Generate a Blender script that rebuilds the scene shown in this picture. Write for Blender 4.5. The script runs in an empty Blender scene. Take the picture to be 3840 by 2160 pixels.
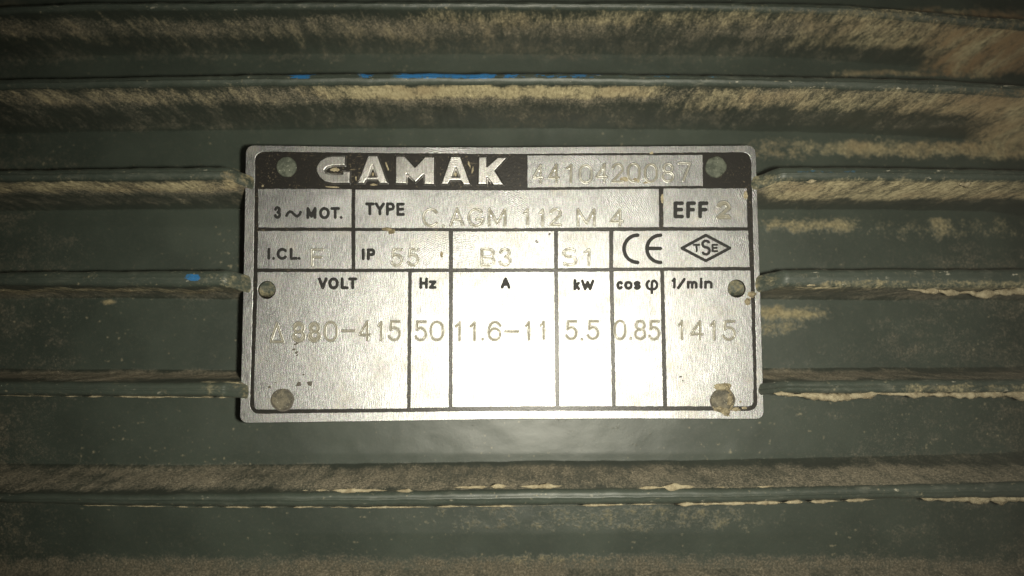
import bpy, math, random
import numpy as np
from mathutils import Vector
from mathutils.geometry import tessellate_polygon

random.seed(4); rng = np.random.default_rng(7)
scene = bpy.context.scene
C = scene.collection

# ------------------------------------------------------------------ camera, world, flash lamp, exposure
HAZE = 0.22                     # density per metre of the haze added for lens glare
F = 2987.0                      # focal length in photo pixels (28 mm equivalent phone lens)
D = 0.155                       # metres from lens to plate
TH = math.radians(5.07)
CAM = np.array([0.0, -D*math.sin(TH), D*math.cos(TH)])
cam_d = bpy.data.cameras.new('camera'); cam = bpy.data.objects.new('camera', cam_d); C.objects.link(cam)
cam.location = CAM; cam.rotation_euler = (TH, 0, 0)
cam_d.sensor_width = 36; cam_d.lens = 36*F/3840; cam_d.clip_start = 0.005; cam_d.clip_end = 10
cam_d.dof.use_dof = True; cam_d.dof.focus_distance = D; cam_d.dof.aperture_fstop = 9.0
scene.camera = cam

world = bpy.data.worlds.new('World'); scene.world = world; world.use_nodes = True
bg = world.node_tree.nodes['Background']
bg.inputs[0].default_value = (0.9, 0.85, 0.7, 1); bg.inputs[1].default_value = 0.012

fl = bpy.data.lights.new('flash', 'SPOT'); flo = bpy.data.objects.new('flash', fl); C.objects.link(flo)
fl.energy = 1.74; fl.color = (1.0, 0.95, 0.79); fl.shadow_soft_size = 0.0022
fl.spot_size = math.radians(96); fl.spot_blend = 1.0
flo.location = (CAM[0]+0.0100, CAM[1]-0.0015, CAM[2]-0.001)
flo.rotation_euler = (TH*0.6, math.radians(1.5), 0)

scene.view_settings.view_transform = 'Standard'; scene.view_settings.look = 'None'
scene.view_settings.exposure = 0.0; scene.view_settings.gamma = 1.0
scene.render.engine = 'CYCLES'
scene.cycles.max_bounces = 4

# ------------------------------------------------------------------ maths helpers
ct, st = math.cos(TH), math.sin(TH)
MM = 0.001
S = D/F                          # metres per photo pixel at the plate
def P(px, py, z=0.0):
    "point of the horizontal plane z met by the line of sight measured at photo pixel px, py"
    px = np.asarray(px, float); py = np.asarray(py, float)
    a = (px-1920)/F; b = -(py-1080)/F; c = -1.0
    dx = a; dy = b*ct - c*st; dz = b*st + c*ct
    t = (z-CAM[2])/dz
    return np.stack([CAM[0]+t*dx, CAM[1]+t*dy, np.broadcast_to(z, dx.shape)*1.0], -1)
def proj(v):
    q = v-CAM
    y = q[..., 1]*ct + q[..., 2]*st; z = -q[..., 1]*st + q[..., 2]*ct
    return 1920+F*q[..., 0]/-z, 1080-F*y/-z

_lat = rng.random((256, 256))
def vnoise(x, y, seed=0):
    x = np.asarray(x, float)+seed*17.31; y = np.asarray(y, float)+seed*7.77
    xi = np.floor(x).astype(int); yi = np.floor(y).astype(int); fx = x-xi; fy = y-yi
    fx = fx*fx*(3-2*fx); fy = fy*fy*(3-2*fy)
    g = lambda i, j: _lat[i % 256, j % 256]
    return (g(xi, yi)*(1-fx)+g(xi+1, yi)*fx)*(1-fy)+(g(xi, yi+1)*(1-fx)+g(xi+1, yi+1)*fx)*fy
def fbm(x, y, seed=0, o=4):
    s = 0; a = 0.5; n = 0
    for k in range(o):
        s = s+a*vnoise(x*2**k, y*2**k, seed+k*3); n += a; a *= 0.5
    return s/n*2-1
def sstep(a, b, x):
    t = np.clip((x-a)/(b-a), 0, 1); return t*t*(3-2*t)

# ------------------------------------------------------------------ object helpers
ORG = {}
def tag(o, label=None, cat=None, group=None, kind=None):
    if label: o['label'] = label
    if cat: o['category'] = cat
    if group: o['group'] = group
    if kind: o['kind'] = kind
    return o
def thing(name, loc, label, cat, group=None):
    o = bpy.data.objects.new(name, None); C.objects.link(o); o.location = loc
    o.empty_display_size = 0.01; ORG[o] = np.array(loc, float)
    return tag(o, label, cat, group)
def obj(name, verts, faces, mat, parent=None, smooth=True, attrs=None):
    verts = np.asarray(verts, float)
    c = verts.mean(0); org = np.array([c[0], c[1], c[2]])
    me = bpy.data.meshes.new(name); me.from_pydata((verts-org).tolist(), [], faces if isinstance(faces, list) else faces.tolist())
    me.polygons.foreach_set('use_smooth', [smooth]*len(me.polygons))
    if attrs:
        for k, a in attrs.items():
            at = me.attributes.new(k, 'FLOAT', 'POINT'); at.data.foreach_set('value', np.asarray(a, np.float32))
    me.materials.append(mat); me.update()
    o = bpy.data.objects.new(name, me); C.objects.link(o)
    base = np.zeros(3)
    if parent is not None:
        o.parent = parent; base = ORG[parent]
    o.location = org-base; ORG[o] = org
    return o

# ------------------------------------------------------------------ material helpers
class NT:
    def __init__(s, name):
        s.m = bpy.data.materials.new(name); s.m.use_nodes = True; s.t = s.m.node_tree
        s.b = s.t.nodes['Principled BSDF']; s.pos = s.n('ShaderNodeNewGeometry').outputs['Position']
    def n(s, typ, **kw):
        nd = s.t.nodes.new(typ)
        for k, v in kw.items(): setattr(nd, k, v)
        return nd
    def put(s, sock, v):
        if isinstance(v, bpy.types.NodeSocket): s.t.links.new(v, sock)
        elif isinstance(v, tuple) and len(v) == 3 and sock.type == 'RGBA': sock.default_value = (*v, 1)
        else: sock.default_value = v
    def map(s, sc=(1, 1, 1), rot=(0, 0, 0)):
        m = s.n('ShaderNodeMapping'); s.put(m.inputs['Vector'], s.pos); m.inputs['Scale'].default_value = sc; m.inputs['Rotation'].default_value = rot
        return m.outputs[0]
    def noise(s, scale, detail=3, rough=0.55, sc=(1, 1, 1), rot=(0, 0, 0), col=False):
        n = s.n('ShaderNodeTexNoise'); s.put(n.inputs['Vector'], s.map(sc, rot))
        n.inputs['Scale'].default_value = scale; n.inputs['Detail'].default_value = detail; n.inputs['Roughness'].default_value = rough
        return n.outputs['Color' if col else 'Fac']
    def math(s, op, a, b=0.0, c=0.0, clamp=False):
        n = s.n('ShaderNodeMath', operation=op, use_clamp=clamp)
        for i, v in enumerate((a, b, c)): s.put(n.inputs[i], v)
        return n.outputs[0]
    def ss(s, v, lo, hi, a=0.0, b=1.0):
        n = s.n('ShaderNodeMapRange', interpolation_type='SMOOTHSTEP')
        for i, x in enumerate((v, lo, hi, a, b)): s.put(n.inputs[i], x)
        return n.outputs[0]
    def mix(s, f, a, b):
        n = s.n('ShaderNodeMix', data_type='RGBA')
        s.put(n.inputs['Factor'], f); s.put(n.inputs['A'] if False else n.inputs[6], a); s.put(n.inputs[7], b)
        return n.outputs[2]
    def attr(s, name):
        return s.n('ShaderNodeAttribute', attribute_name=name).outputs['Fac']
    def bump(s, h, strength=0.5, dist=0.0002, prev=None):
        n = s.n('ShaderNodeBump'); s.put(n.inputs['Height'], h); n.inputs['Strength'].default_value = strength; n.inputs['Distance'].default_value = dist
        if prev is not None: s.put(n.inputs['Normal'], prev)
        return n.outputs[0]
    def set(s, **kw):
        for k, v in kw.items(): s.put(s.b.inputs[k.replace('_', ' ')], v)
        return s.m

def metal_mat(name, base=(0.34, 0.345, 0.35), rough=0.455, dirty=0.25, grain=0.75):
    t = NT(name)
    weave = t.noise(6500, 2, 0.7, (1, 0.085, 1))            # faint vertical rolling grain
    fine = t.noise(6000, 2, 0.8)
    blot = t.noise(160, 3, 0.6)
    # milling arcs left by grinding, strongest on the upper half of the plate
    w = t.n('ShaderNodeTexWave', wave_type='RINGS', rings_direction='Z')
    mp = t.n('ShaderNodeMapping'); t.put(mp.inputs['Vector'], t.pos); mp.inputs['Location'].default_value = (0.010, 0.004, 0)
    t.put(w.inputs['Vector'], mp.outputs[0]); w.inputs['Scale'].default_value = 900; w.inputs['Distortion'].default_value = 6.0; w.inputs['Detail'].default_value = 2; w.inputs['Detail Scale'].default_value = 2.0
    up = t.ss(t.noise(90, 2), 0.46, 0.62)
    sep = t.n('ShaderNodeSeparateXYZ'); t.put(sep.inputs[0], t.pos)
    upy = t.ss(sep.outputs['Y'], -0.004, 0.018)
    arcs = t.math('MULTIPLY', w.outputs['Fac'], t.math('MULTIPLY', up, upy))
    spark = t.noise(5200, 1, 0.5, col=True)
    g = t.mix(0.30, base, spark)
    g = t.mix(t.ss(t.math('MULTIPLY_ADD', fine, 0.5, t.math('MULTIPLY', weave, 0.5)), 0.37, 0.63), tuple(c*0.56 for c in base), g)
    dm = t.ss(t.math('MULTIPLY_ADD', t.noise(900, 3, 0.7), 0.35, t.math('MULTIPLY', blot, 0.65)), 0.50, 0.70)
    g = t.mix(t.math('MULTIPLY', dm, dirty), g, (0.42, 0.37, 0.27))
    h = t.math('ADD', t.math('MULTIPLY', weave, 0.6), t.math('ADD', t.math('MULTIPLY', fine, 0.6), t.math('MULTIPLY', arcs, 0.40)))
    b1 = t.bump(t.noise(220, 2, 0.5), 0.22, 0.0003)
    b = t.bump(h, grain, 0.00006, b1)
    r = t.math('MULTIPLY_ADD', t.math('SUBTRACT', blot, 0.5), 0.34, rough)
    return t.set(Base_Color=g, Metallic=1.0, Roughness=r, Normal=b)

def enamel_mat():
    t = NT('black_enamel')
    sp = t.ss(t.noise(2600, 2, 0.75), 0.60, 0.70)
    cl = t.ss(t.noise(140, 3, 0.6), 0.42, 0.62)
    sc = t.ss(t.noise(1500, 2, 0.6, (0.3, 2.2, 1), (0, 0, 0.6)), 0.66, 0.76)
    f = t.math('MULTIPLY', t.math('MAXIMUM', sp, sc), t.math('MULTIPLY_ADD', cl, 0.7, 0.12))
    col = t.mix(f, (0.011, 0.010, 0.009), (0.17, 0.14, 0.09))
    return t.set(Base_Color=col, Roughness=0.38, Normal=t.bump(t.noise(2500, 3), 0.4, 0.00006), Specular_IOR_Level=0.35)

def ink_mat():
    t = NT('black_print')
    f = t.ss(t.noise(3000, 2, 0.7), 0.60, 0.75, 0, 0.5)
    return t.set(Base_Color=t.mix(f, (0.012, 0.012, 0.012), (0.07, 0.065, 0.055)), Roughness=0.6, Normal=t.bump(t.noise(3000, 2), 0.5, 0.00005), Specular_IOR_Level=0.25)

def stamp_mat(name, tan):
    t = NT(name)
    hollow = t.attr('hollow')
    f = t.math('MULTIPLY', hollow, t.ss(t.noise(900, 3, 0.6), 0.46-tan, 0.72-tan, 0.45, 1.0))
    g = t.mix(f, (0.40, 0.40, 0.38), (0.225, 0.212, 0.170))
    return t.set(Base_Color=g, Metallic=t.math('SUBTRACT', 0.95, t.math('MULTIPLY', f, 0.44)), Roughness=t.math('MULTIPLY_ADD', f, 0.35, 0.34), Normal=t.bump(t.noise(2500, 2), 0.6, 0.00008))

def mud_mat(name='dry_mud', a=(0.33, 0.28, 0.18), b=(0.17, 0.14, 0.09)):
    t = NT(name)
    g = t.mix(t.ss(t.noise(900, 4, 0.65), 0.35, 0.65), b, a)
    return t.set(Base_Color=g, Roughness=0.95, Normal=t.bump(t.noise(1600, 5, 0.7), 0.8, 0.0005), Specular_IOR_Level=0.15)

def rivet_mat(name, a, b, rough):
    t = NT(name)
    g = t.mix(t.ss(t.noise(700, 4, 0.65), 0.38, 0.62), a, b)
    g = t.mix(t.ss(t.noise(2600, 2, 0.6), 0.66, 0.72), g, (0.36, 0.36, 0.30))
    return t.set(Base_Color=g, Roughness=rough, Normal=t.bump(t.noise(1400, 4, 0.6), 0.6, 0.0003), Specular_IOR_Level=0.22)

def paint_mat():
    t = NT('dark_green_casting_paint')
    dirt = t.attr('dirt'); film = t.attr('film'); blue = t.attr('blue'); chip = t.attr('chip')
    n1 = t.noise(430, 5, 0.68, (0.9, 1, 0.20)); n2 = t.noise(1600, 3, 0.7, (1, 1, 0.34)); n3 = t.noise(2800, 2, 0.7, (1, 1, 0.60))
    base = t.mix(t.ss(t.noise(70, 3), 0.3, 0.7), (0.032, 0.042, 0.034), (0.044, 0.056, 0.045))
    base = t.mix(t.ss(n2, 0.45, 0.75, 0, 0.4), base, (0.065, 0.068, 0.052))
    # worn crest: paler rubbed paint
    base = t.mix(t.math('MULTIPLY', chip, t.ss(t.noise(500, 4, 0.7, (0.35, 1, 1)), 0.52, 0.80)), base, (0.13, 0.135, 0.11))
    base = t.mix(t.math('MULTIPLY', chip, t.ss(t.noise(900, 3, 0.7, (0.4, 1, 1)), 0.66, 0.72)), base, (0.36, 0.34, 0.27))
    bf = t.ss(t.math('ADD', blue, t.math('MULTIPLY_ADD', t.noise(900, 5, 0.72, (0.5, 1, 1)), 3.6, -1.8)), 0.40, 0.56)
    base = t.mix(bf, base, t.mix(t.math('MAXIMUM', t.ss(n2, 0.5, 0.7), t.ss(blue, 0.60, 0.15)), (0.018, 0.115, 0.28), (0.035, 0.082, 0.115)))
    ff = t.math('MULTIPLY', t.ss(t.math('ADD', film, t.math('MULTIPLY_ADD', t.math('MULTIPLY_ADD', n1, 0.45, t.math('MULTIPLY_ADD', n2, 0.25, t.math('MULTIPLY', n3, 0.30))), 2.2, -1.1)), 0.20, 0.85), 0.9)
    brown = t.mix(t.ss(n3, 0.42, 0.66), (0.070, 0.062, 0.044), (0.19, 0.165, 0.12))
    brown = t.mix(t.ss(t.noise(3600, 1), 0.68, 0.76), brown, (0.38, 0.35, 0.28))
    c = t.mix(ff, base, brown)
    df = t.ss(t.math('ADD', dirt, t.math('ADD', t.math('MULTIPLY_ADD', n1, 1.7, -0.85), t.math('MULTIPLY_ADD', n2, 0.9, t.math('MULTIPLY_ADD', n3, 0.5, -0.70)))), 0.12, 1.02)
    tan = t.mix(t.ss(n2, 0.3, 0.7), (0.185, 0.160, 0.092), (0.31, 0.272, 0.165))
    tan = t.mix(t.ss(t.noise(60, 2), 0.45, 0.7, 0, 0.45), tan, (0.15, 0.10, 0.055))
    sp3 = t.n('ShaderNodeSeparateXYZ'); t.put(sp3.inputs[0], t.pos)
    old = t.math('MULTIPLY', t.math('MULTIPLY', t.ss(sp3.outputs['X'], 0.066, 0.105), t.ss(sp3.outputs['Y'], 0.020, 0.050)), t.ss(t.noise(150, 4, 0.65, (1, 1, 0.3)), 0.36, 0.56))
    tan = t.mix(t.math('MULTIPLY', old, 0.85), tan, (0.15, 0.092, 0.045))
    c = t.mix(df, c, tan)
    # loose specks of dust on everything
    sp = t.ss(t.math('ADD', t.noise(1150, 2, 0.5), t.math('MULTIPLY', t.noise(45, 2), 0.22)), 0.79, 0.90)
    c = t.mix(t.math('MULTIPLY', sp, 0.6), c, (0.27, 0.24, 0.16))
    h = t.math('ADD', t.math('MULTIPLY', df, 0.6), t.math('ADD', t.math('MULTIPLY_ADD', n1, 0.08, t.math('MULTIPLY', n2, t.math('MULTIPLY_ADD', df, 0.30, 0.10))), t.math('MULTIPLY', t.math('MULTIPLY', n3, ff), 0.7)))
    b = t.bump(h, 0.55, 0.00028)
    dust = t.math('MAXIMUM', df, ff)
    r = t.math('ADD', t.math('MULTIPLY_ADD', chip, 0.12, 0.42), t.math('MULTIPLY', t.math('MAXIMUM', df, ff), 0.45))
    sl = t.math('MULTIPLY_ADD', t.math('MAXIMUM', df, ff), -0.40, 0.5)
    return t.set(Base_Color=c, Roughness=r, Normal=b, Specular_IOR_Level=sl, Diffuse_Roughness=t.math('MULTIPLY_ADD', dust, 0.9, 0.05),
                 Sheen_Weight=t.math('MULTIPLY_ADD', dust, 0.085, 0.015), Sheen_Roughness=0.6, Sheen_Tint=(0.80, 0.70, 0.55))

M_METAL = metal_mat('brushed_aluminium')
M_LOGO = metal_mat('ground_aluminium', (0.55, 0.54, 0.52), 0.42, 0.1, 0.5)
M_ENAMEL = enamel_mat(); M_INK = ink_mat()
M_STAMP = stamp_mat('stamped_groove', 0.06); M_STAMP_T = stamp_mat('stamped_groove_dusty', 0.20)
M_MUD = mud_mat(); M_MUD2 = mud_mat('pale_clay', (0.37, 0.325, 0.22), (0.22, 0.185, 0.12))
M_PAINT = paint_mat()
M_RIV_G = rivet_mat('rivet_painted', (0.05, 0.058, 0.045), (0.10, 0.11, 0.085), 0.65)
M_RIV_M = rivet_mat('rivet_dusty', (0.065, 0.062, 0.05), (0.15, 0.135, 0.10), 0.75)
t_ = NT('dark_pit'); M_PIT = t_.set(Base_Color=(0.07, 0.062, 0.05), Roughness=0.7)

# ================================================================== THE MOTOR CASING (background of the plate)
def yat(px, py, z): return P(px, py, z)[..., 1]
# name: crest upper edge, crest lower edge (photo rows, at several columns), crest height, cut for the plate?
fins = [
    dict(up=[(-300, -250), (4200, -250)], lo=[(-300, -215), (4200, -215)], z=-10.0, cut=False),
    dict(up=[(-300, 30), (0, 16), (300, 4), (1300, 0), (2600, 2), (3200, 12), (3840, 62), (4200, 90)],
         lo=[(-300, 60), (0, 45), (300, 34), (1300, 30), (2600, 34), (3200, 50), (3840, 105), (4200, 130)], z=-4.0, cut=False),
    dict(up=[(-300, 300), (0, 292), (900, 276), (1300, 271), (2000, 270), (2700, 277), (3300, 288), (3600, 296), (3840, 314), (4200, 330)],
         lo=[(-300, 338), (0, 330), (900, 318), (1300, 314), (2000, 312), (2700, 318), (3300, 334), (3600, 345), (3840, 360), (4200, 380)], z=2.0, cut=False),
    dict(up=[(-300, 640), (0, 634), (500, 626), (850, 622), (2900, 623), (3400, 624), (3840, 634), (4200, 640)],
         lo=[(-300, 682), (0, 678), (500, 674), (850, 672), (2900, 676), (3400, 676), (3840, 680), (4200, 690)], z=6.0, cut=True),
    dict(up=[(-300, 1022), (0, 1018), (850, 1012), (2900, 1009), (3400, 1008), (3840, 1008), (4200, 1010)],
         lo=[(-300, 1072), (0, 1070), (850, 1076), (2900, 1074), (3400, 1080), (3840, 1078), (4200, 1078)], z=6.0, cut=True),
    dict(up=[(-300, 1428), (0, 1430), (850, 1434), (2900, 1428), (3400, 1424), (3840, 1422), (4200, 1420)],
         lo=[(-300, 1478), (0, 1482), (850, 1488), (2900, 1474), (3400, 1476), (3840, 1470), (4200, 1466)], z=6.0, cut=True),
    dict(up=[(-300, 1846), (0, 1850), (500, 1856), (900, 1852), (1300, 1848), (2000, 1836), (2700, 1834), (3400, 1818), (3840, 1806), (4200, 1790)],
         lo=[(-300, 1880), (0, 1886), (500, 1896), (900, 1902), (1300, 1902), (2000, 1896), (2700, 1888), (3300, 1872), (3840, 1868), (4200, 1860)], z=4.0, cut=False),
    dict(up=[(-300, 2305), (4200, 2290)], lo=[(-300, 2350), (4200, 2335)], z=1.0, cut=False),
]
FLOOR = [(-700, -32), (-100, -29), (130, -26), (520, -21.5), (850, -18.2), (1200, -17.6), (1700, -17.6), (2000, -19), (2400, -23), (3000, -27)]
_fy = np.array([yat(1920, a, b*MM) for a, b in FLOOR])[::-1]; _fz = np.array([b*MM for a, b in FLOOR])[::-1]
def floor_z(y): return np.interp(y, _fy, _fz)

XW = np.linspace(-0.132, 0.132, 520)
def band(px, py, x0, x1, y0, y1, fx=120, fy=14):
    return sstep(x0-fx, x0+fx, px)*(1-sstep(x1-fx, x1+fx, px))*sstep(y0-fy, y0+fy, py)*(1-sstep(y1-fy, y1+fy, py))
def blob(px, py, cx, cy, rx, ry):
    return np.exp(-((px-cx)/rx)**2-((py-cy)/ry)**2)
def soil(v):
    "how much dry mud and brown dust has settled on each spot of the casting"
    px, py = proj(v)
    d = np.full(px.shape, -0.25)
    w = 14*fbm(px/90, py/40, 3)
    B = lambda *a, **k: band(px, py+w, *a, **k)
    add = lambda cur, val, lvl: np.maximum(cur, -0.25+(lvl+0.25)*val)
    d = add(d, B(-500, 1900, 50, 190, fy=50), 0.19); d = add(d, B(1400, 4400, 28, 110, fx=500, fy=40), 0.50)
    d = add(d, B(2900, 4400, 30, 190, fx=350, fy=30), 0.62); d = add(d, B(3450, 4600, 95, 285, fx=160, fy=25), 0.85)
    d = add(d, B(3100, 4600, 265, 288, fx=160, fy=10), 0.6)
    d = add(d, B(-500, 1150, 322, 400, fx=300, fy=34), 0.38)
    d = add(d, B(1150, 2500, 318, 372, fx=230, fy=10), 0.95)
    d = add(d, B(2500, 4400, 330, 420, fx=200, fy=30), 0.62); d = add(d, B(3300, 4400, 345, 440, fx=200, fy=30), 0.82)
    d = add(d, B(3620, 4600, 360, 600, fx=140, fy=30), 0.8)
    d = add(d, B(3060, 4600, 528, 590, fx=180, fy=26), 0.80); d = add(d, B(2790, 3100, 520, 600, fx=60, fy=22), 0.38)
    d = add(d, B(-500, 900, 676, 722, fx=200, fy=14), 0.74); d = add(d, B(830, 900, 628, 716, fx=18, fy=12), 0.75)
    d = add(d, B(2850, 4400, 672, 752, fx=40, fy=16), 0.74)
    d = add(d, B(2830, 3230, 815, 872, fx=90, fy=30), 0.66); d = add(d, B(3480, 3580, 815, 900, fx=40, fy=16), 0.62)
    d = add(d, B(3250, 3900, 815, 900, fx=160, fy=30), 0.25)
    d = add(d, B(-500, 930, 1078, 1100, fx=200, fy=8), 0.58); d = add(d, B(780, 900, 1018, 1094, fx=20, fy=12), 0.50)
    d = add(d, B(2870, 4400, 1050, 1092, fx=60, fy=12), 0.48); d = add(d, B(2960, 3180, 1052, 1080, fx=60, fy=8), 0.85)
    d = add(d, B(2780, 3110, 1148, 1206, fx=100, fy=34), 0.84); d = add(d, B(2780, 3040, 1196, 1260, fx=90, fy=34), 0.42)
    d = add(d, B(3500, 4400, 1050, 1105, fx=90, fy=10), 0.55)
    d = add(d, B(740, 920, 1434, 1490, fx=16, fy=10), 0.70)
    d = add(d, B(3350, 4400, 1440, 1490, fx=120, fy=12), 0.5)
    d = add(d, B(1550, 2950, 1895, 2000, fx=280, fy=24), 0.20)
    d = add(d, B(1850, 2400, 2070, 2110, fx=160, fy=22), 0.30)
    d = add(d, blob(px, py, 408, 1133, 30, 11), 1.2); d = add(d, blob(px, py, 150, 1960, 260, 60), 0.12)
    f = np.full(px.shape, -0.18)
    f = np.maximum(f, 0.55*B(-500, 4400, 62, 150, fy=30)); f = np.maximum(f, 0.30*B(-500, 4400, 62, 232, fy=20))
    f = np.maximum(f, 0.62*B(-500, 4400, 326, 400, fy=30)); f = np.maximum(f, 0.34*B(-500, 4400, 330, 484, fy=14))
    f = np.maximum(f, 0.72*B(-500, 4400, 676, 730, fy=16)); f = np.maximum(f, 0.35*B(-500, 4400, 680, 770, fy=12)); f = np.maximum(f, 0.52*B(-500, 4400, 1080, 1122, fy=14))
    f = np.maximum(f, 0.66*B(-500, 4400, 1388, 1428, fy=12)); f = np.maximum(f, 0.64*B(-500, 4400, 1742, 1842, fy=22))
    f = np.maximum(f, 0.62*B(-500, 4400, 2085, 2500, fy=34)); f = np.maximum(f, 0.30*B(3200, 4400, 900, 2300, fx=500, fy=100))
    f = np.maximum(f, 0.30*B(-900, 260, -100, 2300, fx=300, fy=100))
    f = f+np.where(f > -0.1, 0.22*fbm(px/240, py/55, 61), 0)
    return d, f

motor = thing('motor_casing', (0, 0, -0.03), 'dark green cast motor casing with dusty horizontal cooling fins behind the silver plate', 'electric motor')

# shell: the casing wall between the fins
ys = np.linspace(yat(1920, 2700, -0.024), yat(1920, -500, -0.03), 560)
X, Y = np.meshgrid(XW[::2], ys, indexing='ij')
Z = floor_z(Y)+fbm(X*260, Y*260, 11)*0.00007+fbm(X*30, Y*30, 15)*0.00012
Z -= 0.008*sstep(0.104, 0.135, X)**1
V = np.stack([X, Y, Z], -1).reshape(-1, 3); nx, ny = X.shape
def gridf(nx, ny):
    i, j = np.meshgrid(np.arange(nx-1), np.arange(ny-1), indexing='ij'); a = (i*ny+j).ravel()
    return np.stack([a, a+ny, a+ny+1, a+1], -1)
d_, f_ = soil(V); z0 = np.zeros(len(V)); zb = z0-9
shell = obj('casing_wall', V, gridf(nx, ny), M_PAINT, motor, attrs=dict(dirt=d_, film=f_, blue=zb, chip=z0))

fin_objs = []
for k, fn in enumerate(fins):
    zc = fn['z']*MM
    pxs = 1920+XW*F/(D-zc)
    wob = 2.2*fbm(XW*300, 0*XW+k*9, 21)+1.5*fbm(XW*900, 0*XW+k*5, 22)
    wob2 = 2.2*fbm(XW*300, 0*XW+k*9, 31)+2.0*fbm(XW*1100, 0*XW+k*5, 32)
    yu = yat(pxs, np.interp(pxs, *zip(*fn['up']))+wob, zc)
    yl = yat(pxs, np.interp(pxs, *zip(*fn['lo']))+wob2, zc)
    cz = np.full(XW.shape, zc)
    if fn['cut']:
        a0 = 838+8*k-24; inside = np.clip((pxs-a0)/(918-a0), 0, 1)*np.clip((2950-pxs)/(2950-2848), 0, 1); inside = 0.6*inside+0.4*sstep(0, 1, inside)
        cz = zc*(1-inside)+(-1.25*MM)*inside+np.sin(inside*math.pi)*fbm(XW*700, XW*0+k, 71)*0.0012
        mid = (yu+yl)/2; hw = (yu-yl)/2*(1+0.22*inside); yl = mid-hw-inside*0.0006; yu = mid+hw-inside*0.0012
    # right end of the casting rounds off slightly
    zf_u = floor_z(yu)-0.0015; zf_l = floor_z(yl)-0.0015
    rows = []
    ns, nr, ncr = 16, 5, 12
    fl_l = [1.5, 1.8, 2.1, 1.0, 0.6, 0.5, 0.5, 0.5][k]*MM; fl_u = [.5, .5, .5, .5, .5, 2.0, 2.9, 2.9][k]*MM
    for j in range(ns):                                  # lower side, from the root up
        t = j/(ns-1); flare = (fl_l-0.0007)*(1-t)+0.0011*max(0, 1-t*4.0)**2
        rows.append((yl-flare*(cz-zf_l)/0.024, zf_l+(cz-0.0011-zf_l)*t))
    for j in range(1, nr+1):                             # rounded lower arris
        a = j/(nr+1)*math.pi/2; rows.append((yl+0.0011*(1-math.cos(a)), cz-0.0011+0.0011*math.sin(a)))
    for j in range(ncr):
        t = j/(ncr-1); rows.append((yl+0.0011+(yu-yl-0.0022)*t, cz+0.00012*math.sin(t*math.pi)))
    for j in range(nr, 0, -1):
        a = j/(nr+1)*math.pi/2; rows.append((yu-0.0011*(1-math.cos(a)), cz-0.0011+0.0011*math.sin(a)))
    for j in range(ns-1, -1, -1):
        t = j/(ns-1); flare = (fl_u-0.0007)*(1-t)+0.0011*max(0, 1-t*4.0)**2
        rows.append((yu+flare*(cz-zf_u)/0.024, zf_u+(cz-0.0011-zf_u)*t))
    Yf = np.stack([r[0] for r in rows], 1); Zf = np.stack([r[1] for r in rows], 1); Xf = np.repeat(XW[:, None], Yf.shape[1], 1)
    nz = fbm(Xf*350+k*7, (Yf+Zf)*350, 41)
    Yf = Yf+nz*0.00012; Zf = Zf+fbm(Xf*420+k*7, (Yf-Zf)*420, 43)*0.00007-0.006*sstep(0.106, 0.135, Xf)*(k < 3)
    V = np.stack([Xf, Yf, Zf], -1); cr = np.zeros(Yf.shape); cr[:, ns:ns+2*nr+ncr] = 1.0
    V = V.reshape(-1, 3); d_, f_ = soil(V); px, py = proj(V); cr = cr.ravel()
    crest = cr > 0.5
    right = sstep(2400, 3200, px)
    d_ = np.where(crest & (k != 0), np.minimum(d_, 0.10+0.30*right), d_); f_ = np.where(crest, -0.10+0.22*right, f_)
    for (cx, cy, rx, ry) in ((858, 672, 26, 40), (850, 1060, 34, 30), (800, 1462, 30, 24), (2892, 672, 40, 20), (2900, 1040, 40, 20)):
        d_ = np.maximum(d_, 0.46*np.exp(-((px-cx)/rx)**4-((py-cy)/ry)**4)-0.02) if fn['cut'] else d_
    if fn['cut']: d_ = np.where((px > 905) & (px < 2850), 0.42, d_)
    bl = np.full(px.shape, -9.0); ch = cr*0.45
    if k == 2:
        g = lambda x0, x1, s: s*sstep(x0-50, x0+30, px)*(1-sstep(x1-40, x1+60, px))
        bb = np.maximum.reduce([g(1080, 1180, 1.4), g(1340, 1400, 1.2), g(1490, 1700, 1.3), g(1700, 1860, 1.6), g(1860, 1990, 1.1), g(1990, 2300, .9), g(2300, 2800, 0.7), g(1080, 2560, .45)])
        bl = np.where((py > 268) & (py < 302) & crest, bb, -9.0); bl -= 0.50+2.0*sstep(290, 305, py)
        ch = ch+0.4*crest*sstep(1300, 1700, px)
    if k == 4:
        bl = np.maximum(bl, 1.25*np.exp(-((px-722)/30)**4-((py-1040)/13)**4)*1.0-1.2*(np.hypot((px-722)/34, (py-1040)/15) > 1))
    if k == 3:
        bl = np.where(crest, np.maximum(bl, -2.2+2.5*band(px, py, 2960, 3240, 634, 652, 30, 8)), bl)
    ch = ch+0.45*crest*right
    o = obj('cooling_fin', V, gridf(*Yf.shape), M_PAINT, motor, attrs=dict(dirt=d_, film=f_, blue=bl, chip=ch))
    fin_objs.append(o)
fin_objs[2]['label'] = 'cooling fin above the plate with flaked blue paint on its crest'
fin_objs[4]['label'] = 'cooling fin at mid height with one small blue paint spot'

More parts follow.
